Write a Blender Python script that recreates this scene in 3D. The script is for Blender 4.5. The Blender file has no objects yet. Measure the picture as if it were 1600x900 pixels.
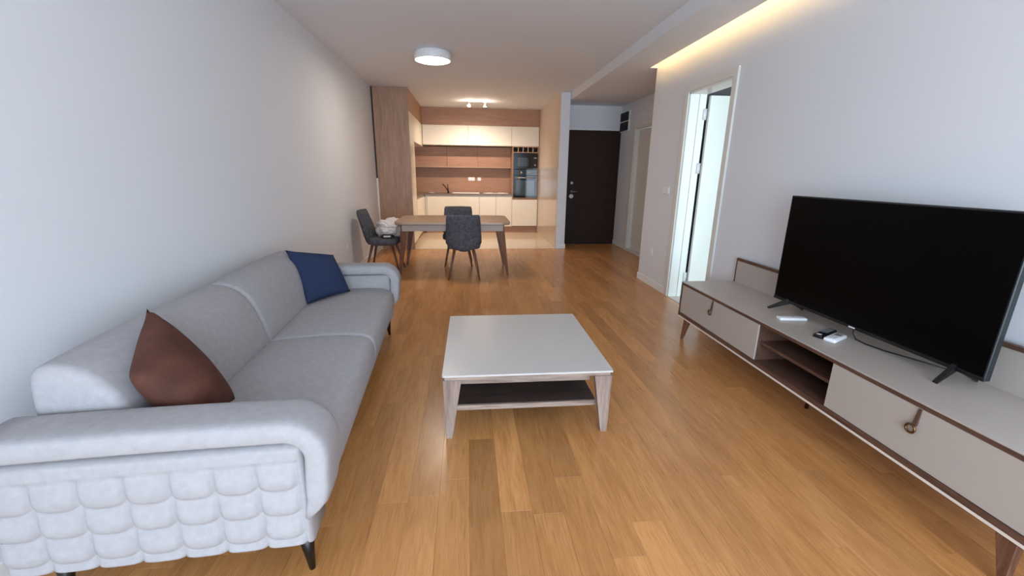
import bpy, bmesh, math, random
from mathutils import Vector, Matrix, noise
PI = math.pi
sc = bpy.context.scene
C = sc.collection
rnd = random.Random(7)

# ------------------------------------------------------------------ camera
F, YAW, PITCH, ROLL, EYE = 656.45, math.radians(6.028), math.radians(15.265), math.radians(0.712), 1.38
cy, sy, cp, sp, cr, sr = math.cos(YAW), math.sin(YAW), math.cos(PITCH), math.sin(PITCH), math.cos(ROLL), math.sin(ROLL)
fwd = Vector((sy*cp, cy*cp, -sp)); rt = Vector((cy, -sy, 0)); up = rt.cross(fwd)
r2 = cr*rt + sr*up; u2 = -sr*rt + cr*up
cd = bpy.data.cameras.new('camera'); cam = bpy.data.objects.new('camera', cd); C.objects.link(cam)
M = Matrix((r2, u2, -fwd)).transposed().to_4x4(); M.translation = Vector((0, 0, EYE)); cam.matrix_world = M
cd.sensor_width = 36; cd.lens = F/1600*36; cd.clip_start = 0.05; cd.clip_end = 200
sc.camera = cam

# ------------------------------------------------------------------ world, daylight, exposure
w = bpy.data.worlds.new('world'); sc.world = w; w.use_nodes = True
bg = w.node_tree.nodes['Background']; bg.inputs[0].default_value = (0.62, 0.78, 1.0, 1); bg.inputs[1].default_value = 2.0
sc.view_settings.view_transform = 'Standard'; sc.view_settings.look = 'None'
sc.view_settings.gamma = 1; sc.view_settings.use_curve_mapping = False
sc.view_settings.exposure = 0.0
def area(name, loc, rot, sx, sy_, energy, col, spread=PI):
    l = bpy.data.lights.new(name, 'AREA'); l.shape = 'RECTANGLE'; l.size = sx; l.size_y = sy_; l.energy = energy; l.color = col; l.spread = spread
    o = bpy.data.objects.new(name, l); C.objects.link(o); o.location = loc; o.rotation_euler = rot; return o
# daylight in the two window openings behind the camera (living room and bedroom)
area('window_daylight', (0.35, -2.62, 1.25), (PI/2, 0, 0), 3.0, 2.2, 232, (0.69, 0.85, 1.0))
area('bedroom_daylight', (4.2, -2.62, 1.3), (PI/2, 0, 0), 2.2, 2.0, 270, (0.70, 0.93, 1.0))

# ------------------------------------------------------------------ materials
def lin(c):
    return tuple((x/255/12.92 if x/255 <= .04045 else ((x/255+.055)/1.055)**2.4) for x in c) + (1,)
def mat(name, col, rough=.5, metal=0, spec=.5, coat=0, emis=None, estr=0, bump=0, bscale=200, var=0, vscale=3, bdist=.002):
    m = bpy.data.materials.new(name); m.use_nodes = True; nt = m.node_tree; b = nt.nodes['Principled BSDF']
    b.inputs['Base Color'].default_value = lin(col); b.inputs['Roughness'].default_value = rough
    b.inputs['Metallic'].default_value = metal; b.inputs['Specular IOR Level'].default_value = spec
    b.inputs['Coat Weight'].default_value = coat; b.inputs['Coat Roughness'].default_value = .08
    if emis: b.inputs['Emission Color'].default_value = lin(emis); b.inputs['Emission Strength'].default_value = estr
    tc = nt.nodes.new('ShaderNodeTexCoord')
    if bump:
        n = nt.nodes.new('ShaderNodeTexNoise'); n.inputs['Scale'].default_value = bscale; n.inputs['Detail'].default_value = 3
        nt.links.new(tc.outputs['Object'], n.inputs['Vector'])
        bp = nt.nodes.new('ShaderNodeBump'); bp.inputs['Strength'].default_value = bump; bp.inputs['Distance'].default_value = bdist
        nt.links.new(n.outputs['Fac'], bp.inputs['Height']); nt.links.new(bp.outputs[0], b.inputs['Normal'])
    if var:
        n2 = nt.nodes.new('ShaderNodeTexNoise'); n2.inputs['Scale'].default_value = vscale; n2.inputs['Detail'].default_value = 4
        nt.links.new(tc.outputs['Object'], n2.inputs['Vector'])
        mr = nt.nodes.new('ShaderNodeMapRange'); mr.inputs['From Min'].default_value = .3; mr.inputs['From Max'].default_value = .7
        mr.inputs['To Min'].default_value = 1-var; mr.inputs['To Max'].default_value = 1+var
        nt.links.new(n2.outputs['Fac'], mr.inputs['Value'])
        mx = nt.nodes.new('ShaderNodeVectorMath'); mx.operation = 'SCALE'; mx.inputs[0].default_value = lin(col)[:3]
        nt.links.new(mr.outputs[0], mx.inputs['Scale']); nt.links.new(mx.outputs[0], b.inputs['Base Color'])
    return m
def wood(name, c0, c1, rough=.45, axis=1, scale=6, stretch=10, tone=False, spec=.5, coat=0, bump=.15, ring=.35, p0=.34, p1=.62, pores=0):
    """procedural wood: fine grain stretched along an axis; tone=True reads each plank's own tone from obj.color"""
    m = bpy.data.materials.new(name); m.use_nodes = True; nt = m.node_tree; N = nt.nodes; L = nt.links; b = N['Principled BSDF']
    b.inputs['Roughness'].default_value = rough; b.inputs['Specular IOR Level'].default_value = spec
    b.inputs['Coat Weight'].default_value = coat; b.inputs['Coat Roughness'].default_value = .12
    tc = N.new('ShaderNodeTexCoord'); oi = N.new('ShaderNodeObjectInfo')
    ad = N.new('ShaderNodeVectorMath'); ad.operation = 'ADD'; L.new(tc.outputs['Object'], ad.inputs[0])
    cx = N.new('ShaderNodeCombineXYZ'); ml = N.new('ShaderNodeMath'); ml.operation = 'MULTIPLY'; ml.inputs[1].default_value = 37.0
    L.new(oi.outputs['Random'], ml.inputs[0])
    for i in range(3): L.new(ml.outputs[0], cx.inputs[i])
    L.new(cx.outputs[0], ad.inputs[1])
    mp = N.new('ShaderNodeMapping'); s = [scale*stretch]*3; s[axis] = scale; mp.inputs['Scale'].default_value = s; L.new(ad.outputs[0], mp.inputs['Vector'])
    n1 = N.new('ShaderNodeTexNoise'); n1.inputs['Scale'].default_value = 1; n1.inputs['Detail'].default_value = 6; n1.inputs['Roughness'].default_value = .65; n1.inputs['Distortion'].default_value = .6
    L.new(mp.outputs[0], n1.inputs['Vector'])
    mp2 = N.new('ShaderNodeMapping'); s2 = [scale*1.6]*3; s2[axis] = scale*.28; mp2.inputs['Scale'].default_value = s2; L.new(ad.outputs[0], mp2.inputs['Vector'])
    n2 = N.new('ShaderNodeTexNoise'); n2.inputs['Scale'].default_value = 1; n2.inputs['Detail'].default_value = 3; n2.inputs['Distortion'].default_value = 1.2
    L.new(mp2.outputs[0], n2.inputs['Vector'])
    mm = N.new('ShaderNodeMix'); mm.inputs[0].default_value = ring; L.new(n1.outputs['Fac'], mm.inputs[2]); L.new(n2.outputs['Fac'], mm.inputs[3])
    cr_ = N.new('ShaderNodeValToRGB'); cr_.color_ramp.elements[0].position = p0; cr_.color_ramp.elements[0].color = lin(c0)
    cr_.color_ramp.elements[1].position = p1; cr_.color_ramp.elements[1].color = lin(c1); L.new(mm.outputs[0], cr_.inputs[0])
    out = cr_.outputs[0]
    if pores:
        mp3 = N.new('ShaderNodeMapping'); s3 = [260]*3; s3[axis] = 9; mp3.inputs['Scale'].default_value = s3; L.new(ad.outputs[0], mp3.inputs['Vector'])
        n3 = N.new('ShaderNodeTexNoise'); n3.inputs['Scale'].default_value = 1; n3.inputs['Detail'].default_value = 1; n3.inputs['Distortion'].default_value = .3; L.new(mp3.outputs[0], n3.inputs['Vector'])
        r3 = N.new('ShaderNodeMapRange'); r3.inputs['From Min'].default_value = .58; r3.inputs['From Max'].default_value = .72; r3.inputs['To Min'].default_value = 1; r3.inputs['To Max'].default_value = 1-pores
        L.new(n3.outputs['Fac'], r3.inputs['Value']); v3 = N.new('ShaderNodeVectorMath'); v3.operation = 'SCALE'
        L.new(out, v3.inputs[0]); L.new(r3.outputs[0], v3.inputs['Scale']); out = v3.outputs[0]
    if tone:
        mu = N.new('ShaderNodeMix'); mu.data_type = 'RGBA'; mu.blend_type = 'MULTIPLY'; mu.inputs[0].default_value = 1
        L.new(out, mu.inputs[6]); L.new(oi.outputs['Color'], mu.inputs[7]); out = mu.outputs[2]
    L.new(out, b.inputs['Base Color'])
    bp = N.new('ShaderNodeBump'); bp.inputs['Strength'].default_value = bump; bp.inputs['Distance'].default_value = .001
    L.new(n1.outputs['Fac'], bp.inputs['Height']); L.new(bp.outputs[0], b.inputs['Normal'])
    return m
Mw = mat('wall_paint', (224, 226, 230), .75, spec=.25, bump=.06, bscale=90)
Mceil = mat('ceiling_paint', (228, 230, 234), .85, spec=.2)
Mtrim = mat('white_lacquer', (236, 237, 235), .35)
Mcasing = mat('casing_lacquer', (222, 221, 214), .4)
Mbeige = mat('warm_lit_wall', (212, 196, 182), .7, spec=.3)  # white wall tinted beige, the warm spot light put into its colour
Mbeigegl = mat('beige_gloss_panel', (206, 188, 170), .16, spec=.5)
Mtile = mat('kitchen_tile', (214, 194, 170), .12, spec=.5)
Moakfl = wood('oak_floor', (162, 105, 56), (220, 160, 100), .26, 1, 6, 14, tone=True, spec=.5, bump=.2, ring=.5, p0=.2, p1=.8, pores=.22)
Msub = mat('subfloor', (170, 120, 70), .8)
Mfab = mat('sofa_fabric', (166, 163, 165), .95, spec=.15, bump=.5, bscale=700, var=.05, vscale=40)
Mblk = mat('black_plastic', (12, 12, 13), .35)
Mscreen = mat('screen', (3, 3, 4), .3, spec=.1)
Mwal = wood('walnut_vertical', (80, 50, 37), (132, 90, 68), .4, 2, 5, 12)
Mwaly = wood('walnut_length', (66, 44, 36), (104, 74, 60), .45, 1, 5, 12)
Mwalx = wood('walnut_cross', (58, 40, 34), (92, 66, 56), .45, 0, 5, 12)
Mash = wood('grey_walnut', (112, 92, 84), (166, 146, 134), .45, 2, 5, 12)
Mashx = wood('grey_walnut_cross', (120, 100, 90), (176, 156, 142), .45, 0, 5, 12)
Mdark = wood('dark_shelf', (52, 42, 40), (80, 66, 62), .4, 0, 5, 10)
Mgrg = mat('greige_lacquer', (178, 168, 160), .4)
Mglass = mat('coffee_glass_top', (200, 196, 192), .28, spec=.4)
Mcream = mat('cream_lacquer', (234, 224, 206), .3)
Moakv = wood('oak_panel_vertical', (140, 104, 84), (190, 152, 126), .5, 2, 3, 9, p0=.27, p1=.72)
Moakh = wood('oak_panel_horizontal', (146, 106, 82), (182, 138, 110), .5, 0, 3, 9, p0=.25, p1=.75)
Mtop = mat('worktop_taupe', (120, 100, 84), .35, var=.08, vscale=20)
Mcoldk = mat('entrance_door_brown', (50, 33, 29), .6, spec=.2, var=.1, vscale=6)
Msteel = mat('brushed_steel', (190, 190, 190), .25, metal=1)
Mchrome = mat('chrome', (220, 220, 222), .12, metal=1)
Mbrass = mat('antique_brass', (120, 92, 66), .35, metal=1)
Mstrap = mat('brown_leather_strap', (84, 60, 48), .6)
Mblkgl = mat('black_glass', (10, 10, 12), .05, spec=.6)
Movgl = mat('oven_glass', (46, 56, 58), .08, spec=.8)
Mchair = mat('chair_fabric', (86, 86, 92), .95, spec=.1, bump=.5, bscale=300, var=.34, vscale=34)
Mtabtop = mat('dining_top', (176, 148, 124), .3, var=.04, vscale=8)
Mtabapr = mat('dining_apron', (166, 146, 134), .4)
Mleather = mat('brown_suede', (84, 50, 40), .8, spec=.25, bump=.5, bscale=60, var=.28, vscale=9, bdist=.004)
Mblue = mat('navy_cloth', (44, 55, 82), .9, spec=.15, bump=.4, bscale=600)
Mcloth = mat('white_cloth', (212, 202, 196), .9, bump=.3, bscale=60)
Mlamp = mat('lamp_glow', (255, 244, 230), .5, emis=(255, 240, 222), estr=9)
Mspot = mat('spot_glow', (255, 240, 220), .5, emis=(255, 226, 190), estr=40)
Mled = mat('led_glow', (255, 226, 170), .5, emis=(255, 212, 142), estr=24)
Mpaper = mat('white_plastic', (232, 232, 235), .4)
Mgreen = mat('green_tag', (22, 60, 52), .6)
Mdisp = mat('grey_display', (120, 128, 130), .3)
Mmeter = mat('dark_meter_window', (30, 25, 27), .6, spec=.2)
def glass():
    m = bpy.data.materials.new('window_glass'); m.use_nodes = True; b = m.node_tree.nodes['Principled BSDF']
    b.inputs['Transmission Weight'].default_value = 1; b.inputs['Roughness'].default_value = 0; b.inputs['IOR'].default_value = 1.45; return m
Mpane = glass()

# ------------------------------------------------------------------ helpers
def link(o, parent=None):
    C.objects.link(o)
    if parent: o.parent = parent
    return o
def obj(name, bm, m, parent=None, smooth=False, loc=None, rot=None):
    me = bpy.data.meshes.new(name); bm.normal_update(); bm.to_mesh(me); bm.free(); me.materials.append(m)
    if smooth:
        for p in me.polygons: p.use_smooth = True
    o = link(bpy.data.objects.new(name, me), parent)
    if loc: o.location = loc
    if rot: o.rotation_euler = rot
    return o
def thing(name, label, cat, loc=(0, 0, 0), rz=0, group=None):
    o = link(bpy.data.objects.new(name, None)); o.empty_display_size = .05
    o.location = loc; o.rotation_euler = (0, 0, rz); o['label'] = label; o['category'] = cat
    if group: o['group'] = group
    return o
def tag(o, label, cat, group=None):
    o['label'] = label; o['category'] = cat
    if group: o['group'] = group
    return o
def struct(o): o['kind'] = 'structure'; return o
def B(*boxes, bev=0, seg=2):
    """bmesh of axis boxes (x0,x1,y0,y1,z0,z1), optionally bevelled"""
    bm = bmesh.new()
    for (x0, x1, y0, y1, z0, z1) in boxes:
        t = bmesh.new(); bmesh.ops.create_cube(t, size=1)
        bmesh.ops.scale(t, vec=(x1-x0, y1-y0, z1-z0), verts=t.verts); bmesh.ops.translate(t, vec=((x0+x1)/2, (y0+y1)/2, (z0+z1)/2), verts=t.verts)
        if bev: bmesh.ops.bevel(t, geom=t.edges[:], offset=bev, segments=seg, affect='EDGES', profile=.5)
        merge(bm, t)
    return bm
def merge(bm, t):
    me = bpy.data.meshes.new('tmp'); t.to_mesh(me); t.free(); bm.from_mesh(me); bpy.data.meshes.remove(me)
def cyl(bm, a, b, ra, rb=None, n=16, caps=True):
    """tapered tube from a to b added to bm"""
    rb = ra if rb is None else rb; a = Vector(a); b = Vector(b); d = (b-a).normalized()
    q = d.to_track_quat('Z', 'Y'); R0 = []; R1 = []
    for i in range(n):
        t = 2*PI*i/n; v = q @ Vector((math.cos(t), math.sin(t), 0)); R0.append(bm.verts.new(a+v*ra)); R1.append(bm.verts.new(b+v*rb))
    for i in range(n): bm.faces.new((R0[i], R0[(i+1) % n], R1[(i+1) % n], R1[i]))
    if caps: bm.faces.new(R0[::-1]); bm.faces.new(R1)
    return bm
def tube(bm, pts, r, n=8):
    pts = [Vector(p) for p in pts]; rings = []
    for i, p in enumerate(pts):
        d = (pts[min(i+1, len(pts)-1)]-pts[max(i-1, 0)]).normalized(); q = d.to_track_quat('Z', 'Y')
        rings.append([bm.verts.new(p+q @ Vector((math.cos(2*PI*k/n)*r, math.sin(2*PI*k/n)*r, 0))) for k in range(n)])
    for a, b in zip(rings, rings[1:]):
        # align rings to avoid twist
        off = min(range(n), key=lambda s: (a[0].co-b[s].co).length)
        for k in range(n): bm.faces.new((a[k], a[(k+1) % n], b[(k+1+off) % n], b[(k+off) % n]))
    bm.faces.new(rings[0][::-1]); bm.faces.new(rings[-1]); return bm
def torus(bm, c, R, r, ax='X', n=20, k=8):
    c = Vector(c); rings = []
    for i in range(n):
        t = 2*PI*i/n; row = []
        for j in range(k):
            s = 2*PI*j/k; a = (R+r*math.cos(s)); p = Vector((r*math.sin(s), a*math.cos(t), a*math.sin(t)))
            row.append(bm.verts.new(c+p))
        rings.append(row)
    for i in range(n):
        for j in range(k): bm.faces.new((rings[i][j], rings[(i+1) % n][j], rings[(i+1) % n][(j+1) % k], rings[i][(j+1) % k]))
    return bm
def prism(bm, prof, z0, z1, ax='z'):
    """extrude closed 2D profile; ax says the extrusion axis, profile gives the other two in order"""
    def P(p, z): return {'z': (p[0], p[1], z), 'y': (p[0], z, p[1]), 'x': (z, p[0], p[1])}[ax]
    a = [bm.verts.new(P(p, z0)) for p in prof]; b = [bm.verts.new(P(p, z1)) for p in prof]; n = len(prof)
    for i in range(n): bm.faces.new((a[i], a[(i+1) % n], b[(i+1) % n], b[i]))
    bm.faces.new(a[::-1]); bm.faces.new(b); bmesh.ops.recalc_face_normals(bm, faces=bm.faces[:]); return bm
def hexa(bm, bot, top):
    """8-corner solid: bot and top are four corners each"""
    a = [bm.verts.new(p) for p in bot]; b = [bm.verts.new(p) for p in top]
    for i in range(4): bm.faces.new((a[i], a[(i+1) % 4], b[(i+1) % 4], b[i]))
    bm.faces.new(a[::-1]); bm.faces.new(b); bmesh.ops.recalc_face_normals(bm, faces=bm.faces[:]); return bm
def smooth_closed(pts, it=2):
    for _ in range(it):
        q = []
        for i in range(len(pts)):
            a = pts[i]; b = pts[(i+1) % len(pts)]
            q += [(a[0]*.75+b[0]*.25, a[1]*.75+b[1]*.25), (a[0]*.25+b[0]*.75, a[1]*.25+b[1]*.75)]
        pts = q
    return pts
def loft(prof, y0, y1, r=.04, n=6, crown=0, mid=14):
    """cushion: closed profile (x,z) extruded along y with rounded ends; crown swells the middle"""
    prof = smooth_closed(prof, 3); N = len(prof)
    area2 = sum(prof[i][0]*prof[(i+1) % N][1]-prof[(i+1) % N][0]*prof[i][1] for i in range(N)); sgn = 1 if area2 > 0 else -1
    nor = []
    for i in range(N):
        a = prof[i-1]; b = prof[(i+1) % N]; d = Vector((b[0]-a[0], b[1]-a[1])).normalized(); nor.append((sgn*d[1], -sgn*d[0]))
    st = []
    for i in range(n+1):
        t = i/n*PI/2; st.append((y0+r*(1-math.sin(t)) if 0 else y0+r*(1-math.cos(t)), -r*(1-math.sin(t))))
    L = y1-y0
    for i in range(1, mid): 
        s = i/mid; st.append((y0+r+(L-2*r)*s, crown*math.sin(PI*s)**.7))
    st += [(y1-(y-y0), o) for (y, o) in st[n::-1]]
    bm = bmesh.new(); rings = []
    for (y, o) in st: rings.append([bm.verts.new((p[0]+q[0]*o, y, p[1]+q[1]*o)) for p, q in zip(prof, nor)])
    for a, b in zip(rings, rings[1:]):
        for i in range(N): bm.faces.new((a[i], a[(i+1) % N], b[(i+1) % N], b[i]))
    for ring in (rings[0], rings[-1]):
        c = bm.verts.new(sum((v.co for v in ring), Vector())/N)
        for i in range(N): bm.faces.new((ring[i], ring[(i+1) % N], c))
    bmesh.ops.recalc_face_normals(bm, faces=bm.faces[:]); return bm
def copy_tree(o, parent=None):
    c = o.copy(); C.objects.link(c)
    if parent: c.parent = parent
    for ch in list(o.children): copy_tree(ch, c)
    return c

# ------------------------------------------------------------------ the shell
XL, XR, XH = -1.60, 2.33, 2.97          # left wall, right wall, hall right wall
YB, YC, YH, YK = -2.65, 5.46, 8.42, 10.65
ZC, ZS = 2.76, 2.64
XP0, XP1 = 1.66, 1.83                    # partition between kitchen and hall
struct(obj('wall_left', B((XL-.15, XL, YB-.1, YK+.1, -.02, ZC+.1)), Mw))
# right wall with the bedroom doorway
DY0, DY1, DZ = 3.80, 4.56, 2.22
struct(obj('wall_right', B((XR, XR+.17, YB-.1, DY0, -.02, ZC+.1), (XR, XR+.17, DY1, YC, -.02, ZC+.1), (XR, XR+.17, DY0, DY1, DZ, ZC+.1)), Mw))
struct(obj('wall_hall_side', B((XR+.17, XH+.25, YC-.12, YC, -.02, ZC+.1)), Mw))
# hall right wall with a recessed door
HY0, HY1, HZ = 6.80, 7.62, 2.17
struct(obj('wall_hall_right', B((XH, XH+.25, YC, HY0, -.02, ZC+.1), (XH, XH+.25, HY1, YH+.1, -.02, ZC+.1), (XH, XH+.25, HY0, HY1, HZ, ZC+.1)), Mw))
struct(obj('wall_hall_back', B((XP1, XH+.25, YH, YH+.12, -.02, ZC+.1)), Mw))
struct(obj('wall_kitchen_back', B((XL-.15, XP1, YK, YK+.12, -.02, ZC+.1)), Mbeige))
wp = struct(obj('wall_partition', B((XP0, XP1-.005, 7.85, YK, -.02, ZC+.02)), Mw))
obj('warm_lit_side', B((XP0-.004, XP0, 7.87, YK, .0, ZC)), Mbeige, wp)  # kitchen side of the partition, warm spot light painted in
g = obj('gloss_panel', B((XP0-.008, XP0-.004, 7.90, YK, .0, 1.5)), Mbeigegl, wp); g['label'] = 'glossy beige splash panel'
# wall behind the camera with a wide window
WX0, WX1, WZ0, WZ1 = -1.2, 1.9, .12, 2.4
struct(obj('wall_back', B((XL-.15, WX0, YB-.2, YB, -.02, ZC+.1), (WX1, XR+.17, YB-.2, YB, -.02, ZC+.1), (WX0, WX1, YB-.2, YB, WZ1, ZC+.1), (WX0, WX1, YB-.2, YB, -.02, WZ0)), Mw))
wn = struct(obj('window_1', B((WX0, WX1, YB-.14, YB-.08, WZ0, WZ0+.06), (WX0, WX1, YB-.14, YB-.08, WZ1-.06, WZ1), *[(x, x+.06, YB-.14, YB-.08, WZ0, WZ1) for x in (WX0, -.16, .86, WX1-.06)]), Mtrim))
for x in (WX0, -.16, .86): obj('pane', B((x+.06, x+1.02, YB-.115, YB-.105, WZ0+.06, WZ1-.06)), Mpane, wn)
# bedroom shell, seen only as light through the doorway
struct(obj('wall_bedroom', B((XR+.17, 6.0, 4.95, 5.05, -.02, 2.75)), mat('bedroom_wall_shade', (92, 86, 90), .8)))  # dark grey puts the dimness around the open leaf into the wall colour
struct(obj('wall_bedroom', B((6.0, 6.1, YB, 5.05, -.02, 2.75), (XR+.17, 2.9, YB-.1, YB, -.02, 2.75), (5.4, 6.1, YB-.1, YB, -.02, 2.75),
                              (2.9, 5.4, YB-.1, YB, 2.35, 2.75), (2.9, 5.4, YB-.1, YB, -.02, .2)), Mw))
wn2 = struct(obj('window_2', B((2.9, 5.4, YB-.1, YB-.05, .2, .26), (2.9, 5.4, YB-.1, YB-.05, 2.29, 2.35), *[(x, x+.06, YB-.1, YB-.05, .2, 2.35) for x in (2.9, 4.12, 5.34)]), Mtrim))
for x in (2.96, 4.18): obj('pane', B((x, x+1.16, YB-.08, YB-.07, .26, 2.29)), Mpane, wn2)
struct(obj('ceiling_bedroom', B((XR+.17, 6.1, YB-.1, 5.05, 2.70, 2.8)), Mceil))
# ceilings: main slab, dropped strip over the right side with the light cove
ce = struct(obj('ceiling', B((XL-.15, XP1, YB-.2, YK+.1, ZC, ZC+.1), (XP1, XH+.25, YB-.2, YH+.1, ZC, ZC+.1)), Mceil))
XE, YE = 2.235, 5.445
obj('dropped_ceiling', B((XP1, XE, YB-.1, YE, ZS, ZC-.001), ) if 0 else B((XP1, XP1+.03, YB-.1, YE, ZS, ZC), (XP1+.03, XE, YB-.1, YE, ZS, ZS+.02), (XP1, XH, YE, YH, ZS, ZC), (2.15, 2.18, YB-.1, YE, ZS+.02, ZC)), Mceil, ce)
led = obj('led_strip', B((2.192, 2.204, YB, YE-.02, ZC-.012, ZC-.004)), Mled, ce); led['label'] = 'warm glowing light strip in the cove'

# floor: subfloor, planks one by one, tiled kitchen floor
fl = struct(obj('floor', B((XL, XR+.17, YB-.2, YC, -.05, -.014), (XL, XH+.25, YC, YK, -.05, -.014)), Msub))
t = obj('kitchen_tiles', B((XL, XP0-.004, 7.845, YK, -.014, .0)), Mtile, fl); t['label'] = 'glossy beige tiled kitchen floor'
obj('threshold', B((XL, XP0, 7.835, 7.845, -.014, .002)), mat('threshold_metal', (150, 120, 90), .3, metal=1), fl)
struct(obj('floor_bedroom', B((XR+.17, 6.1, YB, 5.05, -.05, 0)), mat('bedroom_floor', (190, 150, 105), .25)))
PW, PX0 = .1325, -.0135
meshes = {}
def plank_mesh(wd, ln):
    k = (round(wd, 3), round(ln, 3))
    if k not in meshes:
        bm = bmesh.new(); gx = .00015; c = .0006; x0, x1, y0, y1 = gx, wd-gx, gx, ln-gx
        hexa(bm, [(x0, y0, -.014), (x1, y0, -.014), (x1, y1, -.014), (x0, y1, -.014)], [(x0, y0, -c), (x1, y0, -c), (x1, y1, -c), (x0, y1, -c)])
        tf = max(bm.faces, key=lambda f: f.calc_center_median().z); r = bmesh.ops.inset_region(bm, faces=[tf], thickness=c)
        for v in tf.verts: v.co.z = 0
        me = bpy.data.meshes.new('plank'); bm.to_mesh(me); bm.free(); me.materials.append(Moakfl); meshes[k] = me
    return meshes[k]
special = {(0, 1): [(-2.65, .55, .95), (.55, 1.97, .74), (1.97, 3.6, .97)], (1, 1): [(-2.65, 0.1, 1), (.1, 1.457, .93), (1.457, 2.62, 1.19)],
           (7, 1): [(3.0, 4.45, .9), (4.45, 5.3, 1.12)], (5, 1): [(-.6, 1.356, 1.14), (1.356, 2.9, .97)]}
for ci in range(-13, 24):
    x0 = PX0+ci*PW; x1 = x0+PW
    xa = max(x0, XL)
    if x1 <= XL or x0 >= XH+.11: continue
    for zone in (0, 1):
        # zone 0: living room depth; zone 1: strip deeper in the hall
        if zone == 0: ya, xb = YB, min(x1, XR); ye = 7.835 if x0 < XP0 else YH
        else: ya, xb = YC, min(x1, XH+.11); ye = YH
        if x0 >= XR and zone == 0: continue
        if zone == 1 and x1 <= XR: continue
        if zone == 1: xa = max(x0, XR)
        if xb-xa < .012: continue
        fixed = special.get((ci, 1), []) if zone == 0 else []
        segs = []; y = ya
        if fixed and fixed[0][0] > ya+.1:
            k = 2 if fixed[0][0]-ya > 1.6 else 1
            for j in range(k): segs.append((ya+(fixed[0][0]-ya)*j/k, ya+(fixed[0][0]-ya)*(j+1)/k, None))
        for (a, b, tn) in fixed: segs.append((a, b, tn))
        if segs: y = segs[-1][1]
        else: y = ya - (rnd.random()*.9 if zone == 0 else .0)
        while y < ye-.01:
            ln = round(rnd.choice((.7, .9, 1.1, 1.3, 1.5, 1.7, 1.9)), 2) if y > -.2 else 2.2; b = min(y+ln, ye)
            if ye-b < .25: b = ye
            segs.append((y, b, None)); y = b
        for (a, b, tn) in segs:
            a = max(a, ya)
            if b-a < .02: continue
            o = link(bpy.data.objects.new('plank', plank_mesh(xb-xa, b-a)), fl); o.location = (xa, a, 0)
            tn = tn if tn else rnd.choice((.86, .92, .96, .98, 1, 1.02, 1.04, 1.08)); h = rnd.uniform(-.03, .03)
            o.color = (tn*(1+h*.3), tn, tn*(1-h), 1)
# baseboards
BH = .085
struct(obj('baseboard_left', B((XL, XL+.012, YB, 7.84, 0, BH), bev=.002, seg=1), Mtrim))
struct(obj('baseboard_right', B((XR-.012, XR, YB, DY0-.075, 0, BH), (XR-.012, XR, DY1+.075, YC+.012, 0, BH), (XR-.012, XH, YC, YC+.012, 0, BH), bev=.002, seg=1), Mtrim))
struct(obj('baseboard_hall', B((XH-.012, XH, YC+.012, HY0-.11, 0, BH), (XH-.012, XH, HY1+.12, YH, 0, BH), bev=.002, seg=1), Mtrim))
struct(obj('baseboard_partition', B((XP0-.004, XP1+.012, 7.838, 7.85, 0, BH), (XP1-.005, XP1+.010, 7.85, YH, 0, BH), bev=.002, seg=1), Mtrim))

# bedroom doorway: casing, jamb lining, open leaf, hinges
d1 = struct(obj('door_1', B((XR-.018, XR+.006, DY0-.07, DY0, 0, DZ+.07), (XR-.018, XR+.006, DY1, DY1+.07, 0, DZ+.07), (XR-.018, XR+.006, DY0, DY1, DZ, DZ+.07), bev=.003, seg=1), Mcasing))
obj('jamb', B((XR+.0, XR+.18, DY1-.018, DY1+.001, 0, DZ), (XR, XR+.18, DY0-.001, DY0+.018, 0, DZ), (XR, XR+.18, DY0, DY1, DZ-.02, DZ+.001), (XR+.10, XR+.135, DY1-.03, DY1-.018, 0, DZ-.02)), Mtrim, d1)
leaf = obj('door_leaf', B((.010, .80, -.02, .02, .012, DZ-.035), bev=.003, seg=1), Mtrim, d1, loc=(XR+.19, DY1-.045, 0), rot=(0, 0, math.radians(-1)))
obj('threshold', B((XR-.005, XR+.17, DY0, DY1, -.02, .004)), mat('threshold_beige', (205, 196, 186), .3), d1)
for z in (.18, 1.40, 1.95):
    q = bmesh.new(); cyl(q, (0, 0, z), (0, 0, z+.11), .008); merge(q, B((-.032, 0, -.003, .0, z, z+.11)))
    obj('hinge', q, Mpaper, d1, True, loc=(XR+.188, DY1-.024, 0))
hn = bmesh.new(); cyl(hn, (.72, -.02, 1.05), (.72, -.06, 1.05), .01); cyl(hn, (.725, -.058, 1.05), (.62, -.058, 1.05), .008); obj('door_handle', hn, Msteel, leaf)

# entrance door, dark brown
d2 = struct(obj('door_2', B((1.93, 2.95, YH-.035, YH+.01, .012, 2.195), bev=.004, seg=1), Mcoldk))
fr = obj('door_frame', B((1.90, 1.932, YH-.045, YH, 0, 2.225), (2.94, 2.968, YH-.045, YH, 0, 2.225)), Mcoldk, d2)
obj('lintel_strip', B((1.90, 2.968, YH-.045, YH, 2.196, 2.222)), Mtrim, d2)
obj('door_sill', B((1.91, 2.96, YH-.06, YH, 0, .014)), Mcoldk, d2)
yf = YH-.035
q = bmesh.new(); cyl(q, (2.44, yf, 1.475), (2.44, yf-.012, 1.475), .014); obj('peephole', q, Mbrass, d2, True)
q = bmesh.new(); cyl(q, (2.045, yf, 1.21), (2.045, yf-.014, 1.21), .027, .024); obj('upper_lock', q, Mpaper, d2, True)
q = bmesh.new(); cyl(q, (2.045, yf, 1.045), (2.045, yf-.014, 1.045), .027); cyl(q, (2.045, yf-.014, 1.045), (2.045, yf-.055, 1.045), .010); cyl(q, (2.042, yf-.052, 1.045), (2.16, yf-.052, 1.045), .009, .008); obj('door_handle', q, Mchrome, d2, True)
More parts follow.
